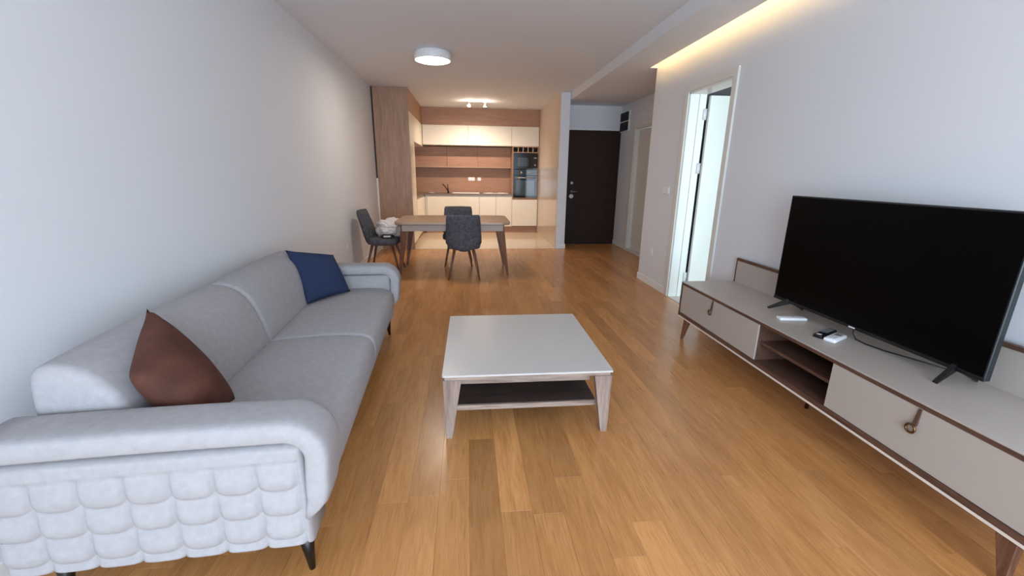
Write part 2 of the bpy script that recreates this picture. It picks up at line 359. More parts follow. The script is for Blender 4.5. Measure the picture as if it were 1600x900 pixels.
q = bmesh.new(); cyl(q, (2.045, yf, .955), (2.045, yf-.010, .955), .042); cyl(q, (2.045, yf-.010, .955), (2.045, yf-.022, .955), .018); obj('lower_lock', q, Mpaper, d2, True)

# hall side door, white, closed, set back in its lining
d3 = struct(obj('door_3', B((XH-.018, XH+.004, HY1, HY1+.11, 0, HZ+.10), (XH-.018, XH+.004, HY0-.10, HY0, 0, HZ+.10), (XH-.018, XH+.004, HY0, HY1, HZ, HZ+.10), bev=.003, seg=1), Mcasing))
obj('jamb', B((XH, XH+.13, HY1-.015, HY1+.001, 0, HZ), (XH, XH+.13, HY0-.001, HY0+.015, 0, HZ), (XH, XH+.13, HY0, HY1, HZ-.015, HZ+.001)), Mcasing, d3)
obj('door_leaf', B((XH+.055, XH+.095, HY0+.02, HY1-.03, .05, HZ-.025), bev=.003, seg=1), Mcasing, d3)
obj('threshold', B((XH-.01, XH+.12, HY0, HY1, -.01, .045)), Mcasing, d3)
q = bmesh.new(); cyl(q, (XH+.058, HY1-.035, .18), (XH+.058, HY1-.035, .28), .008); cyl(q, (XH+.058, HY1-.035, 1.8), (XH+.058, HY1-.035, 1.9), .008); obj('hinge', q, Mchrome, d3, True)

# ------------------------------------------------------------------ electrical bits on walls
ep = thing('electrical_panel', 'dark two-window electrical panel high on the hall wall beside the brown door', 'electrical panel', (XH, 8.14, 2.335))
obj('panel_frame', B((-.03, -.002, -.22, .22, -.18, .18), bev=.004, seg=1), Mtrim, ep)
for z0, z1 in ((-.16, -.008), (.012, .165)):
    q = B((-.04, -.028, -.185, .215, z0, z1), bev=.003, seg=1); obj('panel_window', q, Mmeter, ep)
    
sw = thing('light_switch', 'double white light switch on the right wall beside the open doorway', 'light switch', (XR, 4.87, 1.21))
obj('switch_plate', B((-.009, -.001, -.085, .085, -.042, .042), bev=.003), Mpaper, sw)
for k in (-.04, .04): obj('rocker', B((-.013, -.008, k-.03, k+.03, -.03, .03), bev=.002, seg=1), Mpaper, sw)
def socket(name, label, loc, rz, grp=None):
    s = thing(name, label, 'power socket', loc, rz)   # faces local -X
    obj('socket_plate', B((-.009, -.001, -.042, .042, -.042, .042), bev=.003), Mpaper, s)
    q = bmesh.new(); cyl(q, (-.008, 0, 0), (-.012, 0, 0), .027, .024, 20); obj('socket_well', q, Mpaper, s)
    return s
socket('wall_socket', 'white power socket low on the right wall left of the open doorway', (XR, 5.10, .43), 0)
socket('wall_socket', 'white power socket low on the left wall beyond the sofa', (XL, 5.71, .42), PI)

# ------------------------------------------------------------------ ceiling lights
cl = thing('ceiling_lamp', 'round white drum ceiling lamp glowing over the middle of the room', 'ceiling lamp', (-.39, 5.60, ZC))
q = bmesh.new()
prof = [(0, 0), (.19, 0), (.205, -.012), (.215, -.035), (.217, -.10), (.213, -.104), (.205, -.10)]
def lathe(prof, n=48, close=False):
    bm = bmesh.new(); rings = []
    for (r, z) in prof: rings.append([bm.verts.new((0, 0, z))] if r == 0 else [bm.verts.new((r*math.cos(2*PI*i/n), r*math.sin(2*PI*i/n), z)) for i in range(n)])
    for a, b in zip(rings, rings[1:]):
        for i in range(n):
            j = (i+1) % n
            if len(a) == 1: bm.faces.new((a[0], b[i], b[j]))
            elif len(b) == 1: bm.faces.new((a[i], a[j], b[0]))
            else: bm.faces.new((a[i], a[j], b[j], b[i]))
    bmesh.ops.recalc_face_normals(bm, faces=bm.faces[:]); return bm
q.free(); obj('lamp_body', lathe(prof), Mpaper, cl, True)
obj('lamp_diffuser', lathe([(0, -.112), (.10, -.111), (.18, -.107), (.205, -.098), (0, -.09)]), Mlamp, cl, True)
ll = bpy.data.lights.new('lamp_light', 'AREA'); ll.shape = 'DISK'; ll.size = .40; ll.energy = 15; ll.color = (1, .87, .74)
lo = link(bpy.data.objects.new('lamp_light', ll), cl); lo.location = (0, 0, -.116)
sl = thing('spotlight_bar', 'chrome ceiling bar with two lit spot heads above the kitchen', 'spotlight', (.215, 9.13, ZC))
q = B((-.19, .19, -.03, .03, -.018, -.001), bev=.004, seg=1); obj('ceiling_plate', q, Mchrome, sl)
for k, (x, tx) in enumerate(((-.155, -.35), (.155, .0))):
    d = Vector((tx, .05 if k else -.25, -1)).normalized(); a = Vector((x, 0, -.055))
    q = bmesh.new(); cyl(q, (x, 0, -.015), a, .007); cyl(q, a-d*.03, a+d*.035, .022, .038, 20)
    h_ = obj('spot_head', q, Mchrome, sl, True)
    q = bmesh.new(); cyl(q, a+d*.034, a+d*.040, .034, .030, 20); obj('spot_bulb', q, Mspot, h_, True)
    s_ = bpy.data.lights.new('spot_light', 'SPOT'); s_.energy = 110; s_.color = (1, .83, .67); s_.spot_size = 2.5; s_.spot_blend = .9; s_.shadow_soft_size = .035
    so = link(bpy.data.objects.new('spot_light', s_), sl); so.location = a+d*.05; so.rotation_euler = (Vector((tx*.5, .2, -1))).to_track_quat('-Z', 'Y').to_euler()
    # light thrown back onto the ceiling by the open reflector
    p_ = bpy.data.lights.new('spot_spill', 'POINT'); p_.energy = 4.5; p_.color = (1, .80, .62); p_.shadow_soft_size = .03
    po = link(bpy.data.objects.new('spot_spill', p_), sl); po.location = (x*1.0, -.06, -.10)

# ------------------------------------------------------------------ kitchen
KX0, KX1, KF = -.99, 1.64, 10.05     # left run front, right end, main front plane
def door_front(parent, x0, x1, z0, z1, y, m=Mcream, nm='door', th=.02):
    return obj(nm, B((x0+.003, x1-.003, y, y+th, z0+.0015, z1-.0015), bev=.0015, seg=1), m, parent)
# tall oak end panel cabinet with the fridge housing behind it
tc_ = thing('tall_cabinet', 'tall oak-sided kitchen cabinet standing against the left wall', 'kitchen cabinet', (XL, 7.86, 0))
obj('side_panel', B((.03, KX0-XL, 0, .02, 0, ZC-.002)), Moakv, tc_)
obj('gap_strip', B((.001, .03, .004, .024, 1.27, ZC-.002)), mat('gap_shade', (60, 48, 44), .7), tc_)  # dark colour stands in for shade in the gap beside the wall
obj('gap_strip', B((.001, .03, .004, .024, 0, 1.27)), Mcream, tc_)
obj('cabinet_body', B((.03, KX0-XL-.02, .02, .66, .10, 1.935)), Moakv, tc_)
obj('door', B((KX0-XL-.02, KX0-XL, .022, .66, .10, 1.935), bev=.0015, seg=1), Mcream, tc_)
obj('plinth', B((.03, KX0-XL-.06, .02, .66, 0, .10)), Moakh, tc_)
lb = thing('base_cabinet', 'cream base cabinet along the left kitchen wall behind the tall cabinet', 'kitchen cabinet', (XL+.003, 8.53, 0), group=None)
obj('cabinet_body', B((.0, KX0-XL-.02, 0, YK-8.53-.002, .10, .865)), Mcream, lb)
obj('door', B((KX0-XL-.02, KX0-XL, .0, .74, .15, .842), bev=.0015, seg=1), Mcream, lb)
obj('door', B((KX0-XL-.02, KX0-XL, .744, 1.515, .15, .842), bev=.0015, seg=1), Mcream, lb)
obj('plinth', B((.0, KX0-XL-.06, 0, 1.57, 0, .15)), Moakh, lb)
# base run on the rear wall
names = [(-.985, .267, 'widest cream base cabinet in the rear kitchen row, left end'), (.267, .658, 'narrow cream base cabinet, second in the rear kitchen row'), (.658, 1.037, 'narrow cream base cabinet directly left of the oven housing')]
for (a, b, lab) in names:
    bc = thing('base_cabinet', lab, 'kitchen cabinet', (a, KF, 0))
    obj('cabinet_body', B((.002, b-a-.002, .02, YK-KF-.002, .15, .865)), Mcream, bc)
    if b-a > 1: door_front(bc, .05, .05+(b-a-.05), .165, .842, 0)
    else: door_front(bc, 0, b-a, .165, .842, 0)
    obj('plinth', B((.0, b-a, .05, .07, 0, .163)), Moakh, bc)
wt = tag(obj('worktop', B((KX0-.0, 1.035, KF-.01, YK-.01, .867, .908), (XL, KX0, 8.53, YK-.01, .867, .908)), Mtop), 'taupe L-shaped kitchen worktop over the cream base cabinets', 'worktop')
wt_e = 0
# oven housing
ot = thing('oven_housing', 'tall cream and oak housing around the built-in ovens', 'kitchen cabinet', (1.037, KF, 0))
W = KX1-1.037-.0
obj('side_panel', B((0, .018, .002, .58, .15, 1.975)), Moakv, ot); obj('side_panel', B((W-.018, W, .002, .58, .15, 1.975)), Moakv, ot)
obj('tall_end_panel', B((W, W+.011, -.012, .59, 0, ZC-.002)), Moakv, ot)
obj('shelf_board', B((.018, W-.018, .0, .55, .785, .83)), Moakh, ot)
obj('back_panel', B((.018, W-.018, .56, .58, .15, 1.975)), Moakv, ot)
door_front(ot, 0, W, .165, .783, 0)
obj('plinth', B((0, W, .05, .07, 0, .163)), Moakh, ot)
obj('rack_board', B((.018, W-.018, .0, .5, 1.835, 1.855)), Moakv, ot); obj('rack_board', B((.018, W-.018, .0, .5, 1.957, 1.975)), Moakv, ot)
for k in range(1, 5): x = .018+(W-.036)*k/5; obj('rack_divider', B((x-.006, x+.006, .0, .5, 1.855, 1.957)), mat('rack_beige', (190, 170, 145), .5) if k == 1 else bpy.data.materials['rack_beige'], ot)
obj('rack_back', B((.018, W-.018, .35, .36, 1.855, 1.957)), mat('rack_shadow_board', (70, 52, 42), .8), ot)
ov = thing('oven', 'built-in steel and glass oven under the microwave', 'oven', (1.055, KF-.004, .83)); OW = W-.036
obj('oven_body', B((.004, OW-.004, .01, .5, .0, .636)), Mblk, ov)
obj('control_panel', B((0, OW, -.015, .01, .505, .636), bev=.003, seg=1), Mblkgl, ov)
for x in (.19, .37):
    q = bmesh.new(); cyl(q, (x, -.015, .565), (x, -.04, .565), .024, .021, 20); obj('knob', q, Mchrome, ov, True)
od = obj('oven_door', B((0, OW, -.018, .01, .0, .50), bev=.003, seg=1), Mblkgl, ov)
obj('door_window', B((.07, OW-.07, -.021, -.017, .05, .40), bev=.001, seg=1), Movgl, od)
q = bmesh.new(); cyl(q, (.04, -.055, .455), (OW-.04, -.055, .455), .011); cyl(q, (.07, -.018, .455), (.07, -.055, .455), .008); cyl(q, (OW-.07, -.018, .455), (OW-.07, -.055, .455), .008); obj('handle', q, Msteel, od, True)
mw = thing('microwave', 'black built-in microwave above the oven', 'microwave', (1.055, KF-.004, 1.47))
obj('microwave_body', B((.004, OW-.004, .01, .4, .004, .362)), Mblk, mw)
obj('microwave_door', B((0, OW*.78, -.016, .01, .004, .362), bev=.003, seg=1), Mblkgl, mw)
obj('window', B((.1, OW*.62, -.019, -.015, .07, .26)), Movgl, mw)
obj('control_panel', B((OW*.785, OW, -.016, .01, .004, .362), bev=.003, seg=1), Mblkgl, mw)
obj('display', B((OW*.84, OW*.95, -.018, -.015, .24, .27)), Mdisp, mw)
q = bmesh.new(); cyl(q, (OW*.89, -.016, .1), (OW*.89, -.032, .1), .02, .018, 20); obj('knob', q, Mchrome, mw, True)
# upper row: deep cream cabinets, oak bulkhead above, shallow oak cabinets beneath
for (a, b, lab) in ((-.985, .024, 'long cream wall cabinet at the left of the kitchen upper row'), (.024, 1.016, 'long cream wall cabinet in the middle of the kitchen upper row'), (1.016, 1.64, 'cream wall cabinet above the oven housing')):
    uc = thing('wall_cabinet', lab, 'kitchen cabinet', (a, KF, 1.978))
    obj('cabinet_body', B((.002, b-a-.002, .02, YK-KF-.002, 0, .42)), Mcream, uc)
    door_front(uc, 0 if a > 0 else .0, b-a, 0, .422, 0)
uc = thing('wall_cabinet', 'cream wall cabinets running back along the left kitchen wall', 'kitchen cabinet', (XL, 7.882, 1.938))
obj('cabinet_body', B((.0, KX0-XL-.02, 0, YK-7.882-.002, 0, .46)), Mcream, uc)
for a, b in ((0, .72), (.72, 1.44), (1.44, 2.165)): obj('door', B((KX0-XL-.02, KX0-XL, a+.0015, b-.0015, 0.0, .46), bev=.0015, seg=1), Mcream, uc)
bk = thing('oak_bulkhead', 'oak bulkhead panels between the cream upper cabinets and the ceiling', 'panel', (0, KF, 2.402))
obj('panel', B((KX0, KX1, 0, .02, 0, ZC-2.404)), Moakh, bk)
obj('panel', B((KX0-.02, KX0, 7.882-KF, 0, 0, ZC-2.404)), Moakh, bk)
for k, (a, b, lab) in enumerate(((-1.59, -.473, 'oak-fronted shallow cabinet at the left under the cream uppers'), (-.473, .24, 'oak-fronted shallow cabinet in the middle under the cream uppers'), (.24, 1.035, 'oak-fronted shallow cabinet beside the oven housing'))):
    oc = thing('wall_cabinet', lab, 'kitchen cabinet', (a, 10.38, 1.50))
    obj('cabinet_body', B((.001, b-a-.001, .018, YK-10.38-.015, .004, .46)), Moakh, oc)
    door_front(oc, 0, b-a, .012, .46, 0, Moakh, th=.018)
    obj('bottom_rail', B((.0, b-a, -.002, .10, 0, .012)), mat('oak_edge', (206, 176, 146), .4) if k == 0 else bpy.data.materials['oak_edge'], oc)
bs = tag(obj('backsplash', B((XL, 1.035, YK-.014, YK-.002, .908, 1.50)), Moakh), 'oak-look backsplash board behind the worktop', 'backsplash')
for x, wd, lab in ((.095, .16, 'wider white power socket on the kitchen backsplash'), (.285, .085, 'narrower white power socket on the kitchen backsplash')):
    s = thing('wall_socket', lab, 'power socket', (x, YK-.014, 1.235))
    obj('socket_plate', B((-wd/2, wd/2, -.010, -.001, -.042, .042), bev=.003), Mpaper, s)
    for c_ in ([-.04, .04] if wd > .1 else [0]):
        q = bmesh.new(); cyl(q, (c_, -.009, 0), (c_, -.013, 0), .027, .024, 20); obj('socket_well', q, Mtrim, s)
# sink with drainer, tap, hob
sk = thing('kitchen_sink', 'pale steel kitchen sink with drainer set into the worktop', 'sink', (-.06, 10.38, .908))
Mpale = mat('steel_highlight', (246, 244, 246), .5)  # near-white and non-metal: the bright highlight along the worktop is painted in
obj('rim', B((-.30, .34, -.20, -.17, .001, .009), (-.30, .34, .17, .2, .001, .009), (-.30, -.27, -.17, .17, .001, .009), (.31, .34, -.17, .17, .001, .009), bev=.002, seg=1), Mpale, sk)
obj('drainer', B((-.27, .31, -.17, .17, .001, .004)), Mpale, sk)
hb = thing('hob', 'flat white glass hob on the worktop beside the ovens', 'hob', (.66, 10.38, .908))
obj('glass_plate', B((-.29, .30, -.22, .22, .001, .010), bev=.003, seg=1), mat('hob_glass', (238, 236, 238), .2), hb)  # white plate carries on the painted worktop highlight
for (x, y, r) in ((-.14, -.1, .09), (.14, -.1, .075), (-.14, .1, .075), (.14, .1, .09)):
    q = bmesh.new(); cyl(q, (x, y, .010), (x, y, .0115), r, r, 28); obj('cooking_zone', q, Mpale, hb)
tp = thing('kitchen_tap', 'dark angular kitchen tap at the left end of the sink', 'tap', (-.46, 10.36, .908))
q = bmesh.new(); cyl(q, (0, 0, .001), (0, 0, .05), .024, .02); obj('tap_base', q, Mblk, tp, True)
q = bmesh.new(); cyl(q, (0, 0, .04), (-.012, 0, .2), .010, .008); obj('lever', q, Mblk, tp, True)
q = bmesh.new(); tube(q, [(0, 0, .04), (-.05, -.01, .12), (-.11, -.02, .2), (-.13, -.05, .2)], .011); obj('spout', q, Mblk, tp, True)
dd = tag(obj('soap_dish', lathe([(0, .002), (.05, .002), (.07, .018), (.066, .02), (.045, .008), (0, .008)], 24), Mpaper, None, True, loc=(-.84, 10.3, .908)), 'small pale dish at the corner of the kitchen worktop', 'dish')

# ------------------------------------------------------------------ dining table
dt = thing('dining_table', 'beige-topped dining table with splayed walnut legs', 'dining table', (-.20, 6.03, 0))
tw, td = .76, .50
def rrect(hx, hy, r, n=8):
    p = []
    for cx_, cy_, a0 in ((hx-r, hy-r, 0), (-hx+r, hy-r, 90), (-hx+r, -hy+r, 180), (hx-r, -hy+r, 270)):
        for i in range(n+1): a = math.radians(a0+90*i/n); p.append((cx_+r*math.cos(a), cy_+r*math.sin(a)))
    return p
q = bmesh.new(); prism(q, rrect(tw, td, .13), .728, .752); obj('tabletop', q, Mtabtop, dt)
q = bmesh.new(); prism(q, rrect(tw-.004, td-.004, .126), .720, .728); obj('top_edge', q, Mwal, dt)
obj('apron', B((-tw+.10, tw-.10, -td+.06, -td+.085, .635, .72), (-tw+.10, tw-.10, td-.085, td-.06, .635, .72), (-tw+.10, -tw+.125, -td+.085, td-.085, .635, .72), (tw-.125, tw-.10, -td+.085, td-.085, .635, .72)), Mtabapr, dt)
def splay_leg(sx, sy_, top, foot, z1, wt_=(.075, .05), wb=(.03, .03)):
    bm = bmesh.new()
    def ring(c, w_, z): return [(c[0]+sx*0+a*w_[0]/2, c[1]+b*w_[1]/2, z) for a, b in ((-1, -1), (1, -1), (1, 1), (-1, 1))]
    hexa(bm, ring(foot, wb, 0), ring(top, wt_, z1)); return bm
for sx in (-1, 1):
    for s_ in (-1, 1):
        top = (sx*(tw-.135), s_*(td-.10)); foot = (sx*(tw-.02), s_*(td-.20 if s_ < 0 else td-.07))
        bm = splay_leg(sx, s_, top, foot, .72, (.10, .05)); bmesh.ops.bevel(bm, geom=bm.edges[:], offset=.004, segments=2, affect='EDGES'); obj('leg', bm, Mwal, dt)

# ------------------------------------------------------------------ dining chairs
def make_chair(label, loc, rz):
    """faces local +y; fabric shell on splayed walnut legs"""
    t = thing('dining_chair', label, 'dining chair', loc, rz, None)
    # seat
    prof = [(-.20, -.215), (.20, -.215), (.225, -.05), (.235, .18), (.19, .235), (-.19, .235), (-.235, .18), (-.225, -.05)]
    prof = smooth_closed(prof, 2); bm = bmesh.new(); rings = []
    for (s, z) in ((.90, .405), (.98, .415), (1.0, .44), (.99, .47), (.93, .487), (.6, .493)):
        rings.append([bm.verts.new((x*s, y*s, z)) for x, y in prof])
    N = len(prof)
    for a, b in zip(rings, rings[1:]):
        for i in range(N): bm.faces.new((a[i], a[(i+1) % N], b[(i+1) % N], b[i]))
    bm.faces.new(rings[0][::-1]); bm.faces.new(rings[-1]); bmesh.ops.recalc_face_normals(bm, faces=bm.faces[:])
    obj('seat', bm, Mchair, t, True)
    # backrest: curved shell, wraps forward at the sides
    bm = bmesh.new(); nu, nv = 16, 18; g = {}
    for side in (0, 1):
        for i in range(nu+1):
            for j in range(nv+1):
                s = i/nu*2-1; v = j/nv
                z = .375+.49*v; hw = .236*(1-(1-min(1, v/.22))**2.6*.42) - .022*max(0, (v-.3)/.7) - .014*max(0, (v-.92)/.08)**2
                x = s*hw; y = -.205-.115*v**1.1+.10*abs(s)**2.4*(1-.55*v)
                zz = z-.05*abs(s)**3*(1 if v > .9 else 0)*0+(.045*(1-abs(s)**2)*0)
                if v < .28: zz = z+.05*abs(s)**2*(1-v/.28)
                th = .022*(1-abs(s)**6)*(1-abs(2*v-1)**8)+.005
                g[side, i, j] = bm.verts.new((x, y+(th if side else -th), zz))
    for side in (0, 1):
        for i in range(nu):
            for j in range(nv):
                f = (g[side, i, j], g[side, i+1, j], g[side, i+1, j+1], g[side, i, j+1]); bm.faces.new(f)
    for i in range(nu):
        for j in (0, nv): bm.faces.new((g[0, i, j], g[0, i+1, j], g[1, i+1, j], g[1, i, j]))
    for j in range(nv):
        for i in (0, nu): bm.faces.new((g[0, i, j], g[0, i, j+1], g[1, i, j+1], g[1, i, j]))
    bmesh.ops.recalc_face_normals(bm, faces=bm.faces[:]); obj('backrest', bm, Mchair, t, True)
    bm = B((-.15, .15, -.15, .15, .385, .41)); obj('seat_frame', bm, Mwal, t)
    for sx in (-1, 1):
        for s_ in (-1, 1):
            bm = bmesh.new(); cyl(bm, (sx*.12, s_*.13, .41), (sx*.205, s_*.235, 0), .021, .010, 12); obj('leg', bm, Mwal, t, True)
    return t
ch = make_chair('slate fabric dining chair on the near side of the table, back to the room', (-.063, 5.70, 0), 0)
for lab, loc, rz in (('slate fabric dining chair on the far kitchen side of the table', (-.155, 6.52, 0), PI),
                     ('slate fabric dining chair against the left wall holding a white cloth', (-1.195, 6.10, 0), -PI/2-.04)):
    c = copy_tree(ch); c.location = loc; c.rotation_euler = (0, 0, rz); c['label'] = lab
# things on the left chair
def crumple(seed, rx, ry, rz_, amp=.35, n=5):
    bm = bmesh.new(); bmesh.ops.create_icosphere(bm, subdivisions=n, radius=1)
    for v in bm.verts:
        p = v.co.copy(); nn = noise.noise(p*1.7+Vector((seed, 0, 0))); n2 = abs(noise.noise(p*4+Vector((0, seed, 0)))); n3 = abs(noise.noise(p*9+Vector((0, seed, 3))))
        k = 1+amp*nn-.22*n2-.10*n3
        v.co = Vector((p.x*rx*k, p.y*ry*k, max(p.z, -.75)*rz_*k))
    mz = min(v.co.z for v in bm.verts)
    for v in bm.verts: v.co.z = max(v.co.z-mz, .0) if v.co.z-mz > .02 else 0
    return bm
tag(obj('cloth_bundle', crumple(3.1, .22, .17, .135), Mcloth, None, True, loc=(-1.12, 6.14, .494)), 'crumpled white cloth bundle on the chair by the left wall', 'cloth')
pb = thing('small_pouch', 'small dark open pouch on the chair in front of the white bundle', 'pouch', (-1.115, 5.93, .494), .1)
obj('pouch_body', B((-.07, .07, -.035, .035, 0, .055), bev=.012), mat('pouch_dark', (34, 22, 26), .6), pb, True)
obj('label_patch', B((-.045, .045, -.0375, -.034, .018, .04)), Mcloth, pb)

# ------------------------------------------------------------------ coffee table
ct = thing('coffee_table', 'square coffee table with pale glass top and dark open shelf on the wooden floor', 'coffee table', (.309, 2.445, 0), math.radians(-.4))
hx, hy, HT = .452, .470, .375
q = bmesh.new(); prism(q, rrect(hx, hy, .008, 3), HT-.010, HT); obj('glass_top', q, Mglass, ct)
obj('top_board', B((-hx+.012, hx-.012, -hy+.012, hy-.012, HT-.032, HT-.0105)), Mashx, ct)
for s in (-1, 1):
    obj('apron', B((-hx+.09, hx-.09, min(s*(hy-.125), s*(hy-.145)), max(s*(hy-.125), s*(hy-.145)), HT-.115, HT-.032)), Mashx, ct)
    obj('side_apron', B((min(s*(hx-.03), s*(hx-.055)), max(s*(hx-.03), s*(hx-.055)), -hy+.10, hy-.10, HT-.115, HT-.032)), Mashx, ct)
for sx in (-1, 1):
    for s_ in (-1, 1):
        bm = bmesh.new(); xo, xi, xf = sx*(hx-.004), sx*(hx-.098), sx*(hx-.044)
        ya, yb = s_*(hy-.006), s_*(hy-.045); yo = s_*(hy-.012)
        xo2 = sx*(hx-.010)
        hexa(bm, [(xo2, yo, 0), (xf, yo, 0), (xf, yb, 0), (xo2, yb, 0)], [(xo, ya, HT-.032), (xi, ya, HT-.032), (xi, yb, HT-.032), (xo, yb, HT-.032)])
        obj('leg', bm, Mash, ct)
obj('shelf', B((-hx+.06, hx-.06, -hy+.085, -hy+.50, .140, .157)), Mdark, ct)
obj('shelf_edge', B((-hx+.06, hx-.06, -hy+.070, -hy+.085, .132, .160)), Mashx, ct)

# ------------------------------------------------------------------ tv stand
SX0, SX1, SY0, SY1, SZ0, SZ1 = 1.82, 2.31, .88, 3.33, .20, .50
ts = thing('tv_stand', 'long low greige television stand with walnut edging along the right wall', 'tv stand', (SX0, SY0, 0))
D, LN = SX1-SX0, SY1-SY0
obj('top_board', B((0, D, 0, LN, SZ1-.004, SZ1+.003), bev=.001, seg=1), Mgrg, ts)
obj('top_edge', B((0, D-.001, 0.001, LN-.001, SZ1-.022, SZ1-.004)), Mwaly, ts)
obj('bottom_board', B((0, D, 0, LN, SZ0+.006, SZ0+.034)), Mwaly, ts)
obj('bottom_trim', B((-.001, D, -.001, LN+.001, SZ0-.006, SZ0+.006)), mat('trim_pale', (226, 214, 202), .4), ts)
for a, b in ((0, .022), (LN-.022, LN)): obj('side_panel', B((0, D, a, b, SZ0+.034, SZ1-.022)), Mwaly, ts)
yd1, yd2 = 1.77-SY0, 2.33-SY0
for a, b in ((yd1-.02, yd1), (yd2, yd2+.02)): obj('divider', B((.012, D-.012, a, b, SZ0+.034, SZ1-.022)), Mwaly, ts)
obj('back_board', B((D-.012, D, .022, LN-.022, SZ0+.034, SZ1-.022)), Mdark, ts)
obj('shelf', B((.03, D-.014, yd1, yd2, .345, .362)), Mwaly, ts)
Mring = Mbrass
for a, b, hyy in ((.024, yd1-.001, 1.340-SY0), (yd2+.001, LN-.024, 2.845-SY0)):
    dr = obj('door', B((.002, .020, a, b, SZ0+.036, SZ1-.024), bev=.001, seg=1), Mgrg, ts)
    q = bmesh.new(); zt, zb = SZ1-.026, .398
    hexa(q, [(-.008, hyy-.004, zb), (.002, hyy-.004, zb), (.002, hyy+.012, zb), (-.008, hyy+.012, zb)], [(-.003, hyy-.006, zt), (.003, hyy-.006, zt), (.003, hyy+.006, zt), (-.003, hyy+.006, zt)])
    hs = obj('handle_strap', q, Mstrap, dr)
    q = torus(bmesh.new(), (-.009, hyy+.012, zb-.018), .018, .005); obj('handle_ring', q, Mring, dr, True)
def ts_leg(x, y, dx, dy):
    q = bmesh.new(); hexa(q, [(x+dx-.010, y+dy-.010, 0), (x+dx+.010, y+dy-.010, 0), (x+dx+.010, y+dy+.010, 0), (x+dx-.010, y+dy+.010, 0)],
                          [(x-.018, y-.035, SZ0-.006), (x+.018, y-.035, SZ0-.006), (x+.018, y+.035, SZ0-.006), (x-.018, y+.035, SZ0-.006)])
    bmesh.ops.bevel(q, geom=q.edges[:], offset=.003, segments=1, affect='EDGES'); obj('leg', q, Mwal, ts)
ts_leg(.04, LN-.10, -.015, .035); ts_leg(D-.05, LN-.10, .015, .035); ts_leg(.04, .12, -.015, -.035); ts_leg(D-.05, .12, .015, -.035)
q = bmesh.new(); cyl(q, (.245, 1.235, 0), (.245, 1.235, SZ0-.006), .011); obj('centre_leg', q, Mbrass, ts, True)
bp_ = obj('rear_panel', B((D-.030, D-.012, .02, LN-.03, SZ1+.003, .688)), Mgrg, ts)
obj('rear_panel_trim', B((D-.034, D-.010, .02, LN-.02, .688, .708), (D-.034, D-.010, LN-.03, LN-.02, SZ1+.003, .688)), Mwaly, bp_)

# ------------------------------------------------------------------ television
TY0, TY1, TZ0, TZ1, TX = 1.375, 2.625, .565, 1.262, 2.125
tv = thing('television', 'large black flat-screen television on the greige stand', 'television', (TX, (TY0+TY1)/2, SZ1+.003))
hw = (TY1-TY0)/2; z0 = TZ0-SZ1-.003; z1 = TZ1-SZ1-.003
obj('screen_housing', B((.0, .030, -hw, hw, z0, z1), bev=.003, seg=1), mat('tv_edge', (30, 36, 40), .35), tv)
obj('rear_housing', B((.028, .075, -hw+.12, hw-.12, z0+.02, z0+.42), bev=.012), Mblk, tv)
obj('screen', B((-.0015, .004, -hw+.008, hw-.008, z0+.018, z1-.008)), Mscreen, tv)
obj('bezel', B((-.003, .004, -hw+.002, hw-.002, z0, z0+.016)), Mblk, tv)
obj('badge', B((-.0045, -.002, -.018, .020, z0+.004, z0+.011)), Mpaper, tv)
for s, y in ((0, 1.49-2.0), (1, 2.478-2.0)):
    q = bmesh.new()
    for dx, dy in ((-.085, s*.09), (.12, s*.05)):
        a = Vector((.012, y, z0+.012)); b = Vector((.012+dx, y+dy*(1 if dx < 0 else .6), .0)); t_ = Vector((0, .010, 0)); hh = Vector((0, 0, .012)); tt = Vector((0, 0, .028))
        hexa(q, [a-t_-hh, a+t_-hh, b+t_, b-t_], [a-t_+tt, a+t_+tt, b+t_+hh*.7, b-t_+hh*.7])
    obj('foot', q, Mblk, tv)
q = bmesh.new(); tube(q, [(.01, -.0, z0+.004), (.008, -.005, .035), (.006, -.03, .012), (.012, -.09, .006), (.03, -.18, .006), (.075, -.28, .006), (.125, -.40, .006)], .0035); obj('cable', q, Mblk, tv, True)

# ------------------------------------------------------------------ small things on the stand
zt = SZ1+.003
rm = thing('remote_control', 'white slim box lying at the far left of the television feet', 'remote control', (2.035, 2.33, zt), math.radians(-8))
rm['label'] = 'slim white remote lying alone near the left television foot'
obj('remote_body', B((-.085, .085, -.026, .026, 0, .018), bev=.006), Mpaper, rm, True)
obj('button_pad', B((.0, .07, -.018, .018, .0175, .0195), bev=.001, seg=1), mat('pale_grey', (205, 208, 212), .5), rm)
rk = thing('remote_control', 'black television remote lying beside the white one', 'remote control', (2.035, 2.07, zt), math.radians(26))
obj('remote_body', B((-.095, .095, -.024, .024, 0, .02), bev=.007), Mblk, rk, True)
for i in range(5):
    for j in range(3): obj('button', B((-.02+i*.02, -.009+i*.02, -.016+j*.012, -.008+j*.012, .0195, .0215)), Mdisp, rk)
obj('label_strip', B((-.085, -.065, -.012, .012, .0195, .0205)), Mpaper, rk)
rw = thing('remote_control', 'white air conditioner remote with small display touching the black remote', 'remote control', (2.03, 1.995, zt), math.radians(26))
obj('remote_body', B((-.075, .075, -.030, .030, 0, .022), bev=.008), Mpaper, rw, True)
obj('display', B((.015, .055, -.016, .016, .0215, .0228)), Mdisp, rw)
for i in range(2):
    for j in range(2): obj('button', B((-.05+i*.025, -.034+i*.025, -.016+j*.018, -.004+j*.018, .0215, .0232)), mat('button_grey', (190, 192, 198), .5) if i+j == 0 else bpy.data.materials['button_grey'], rw)

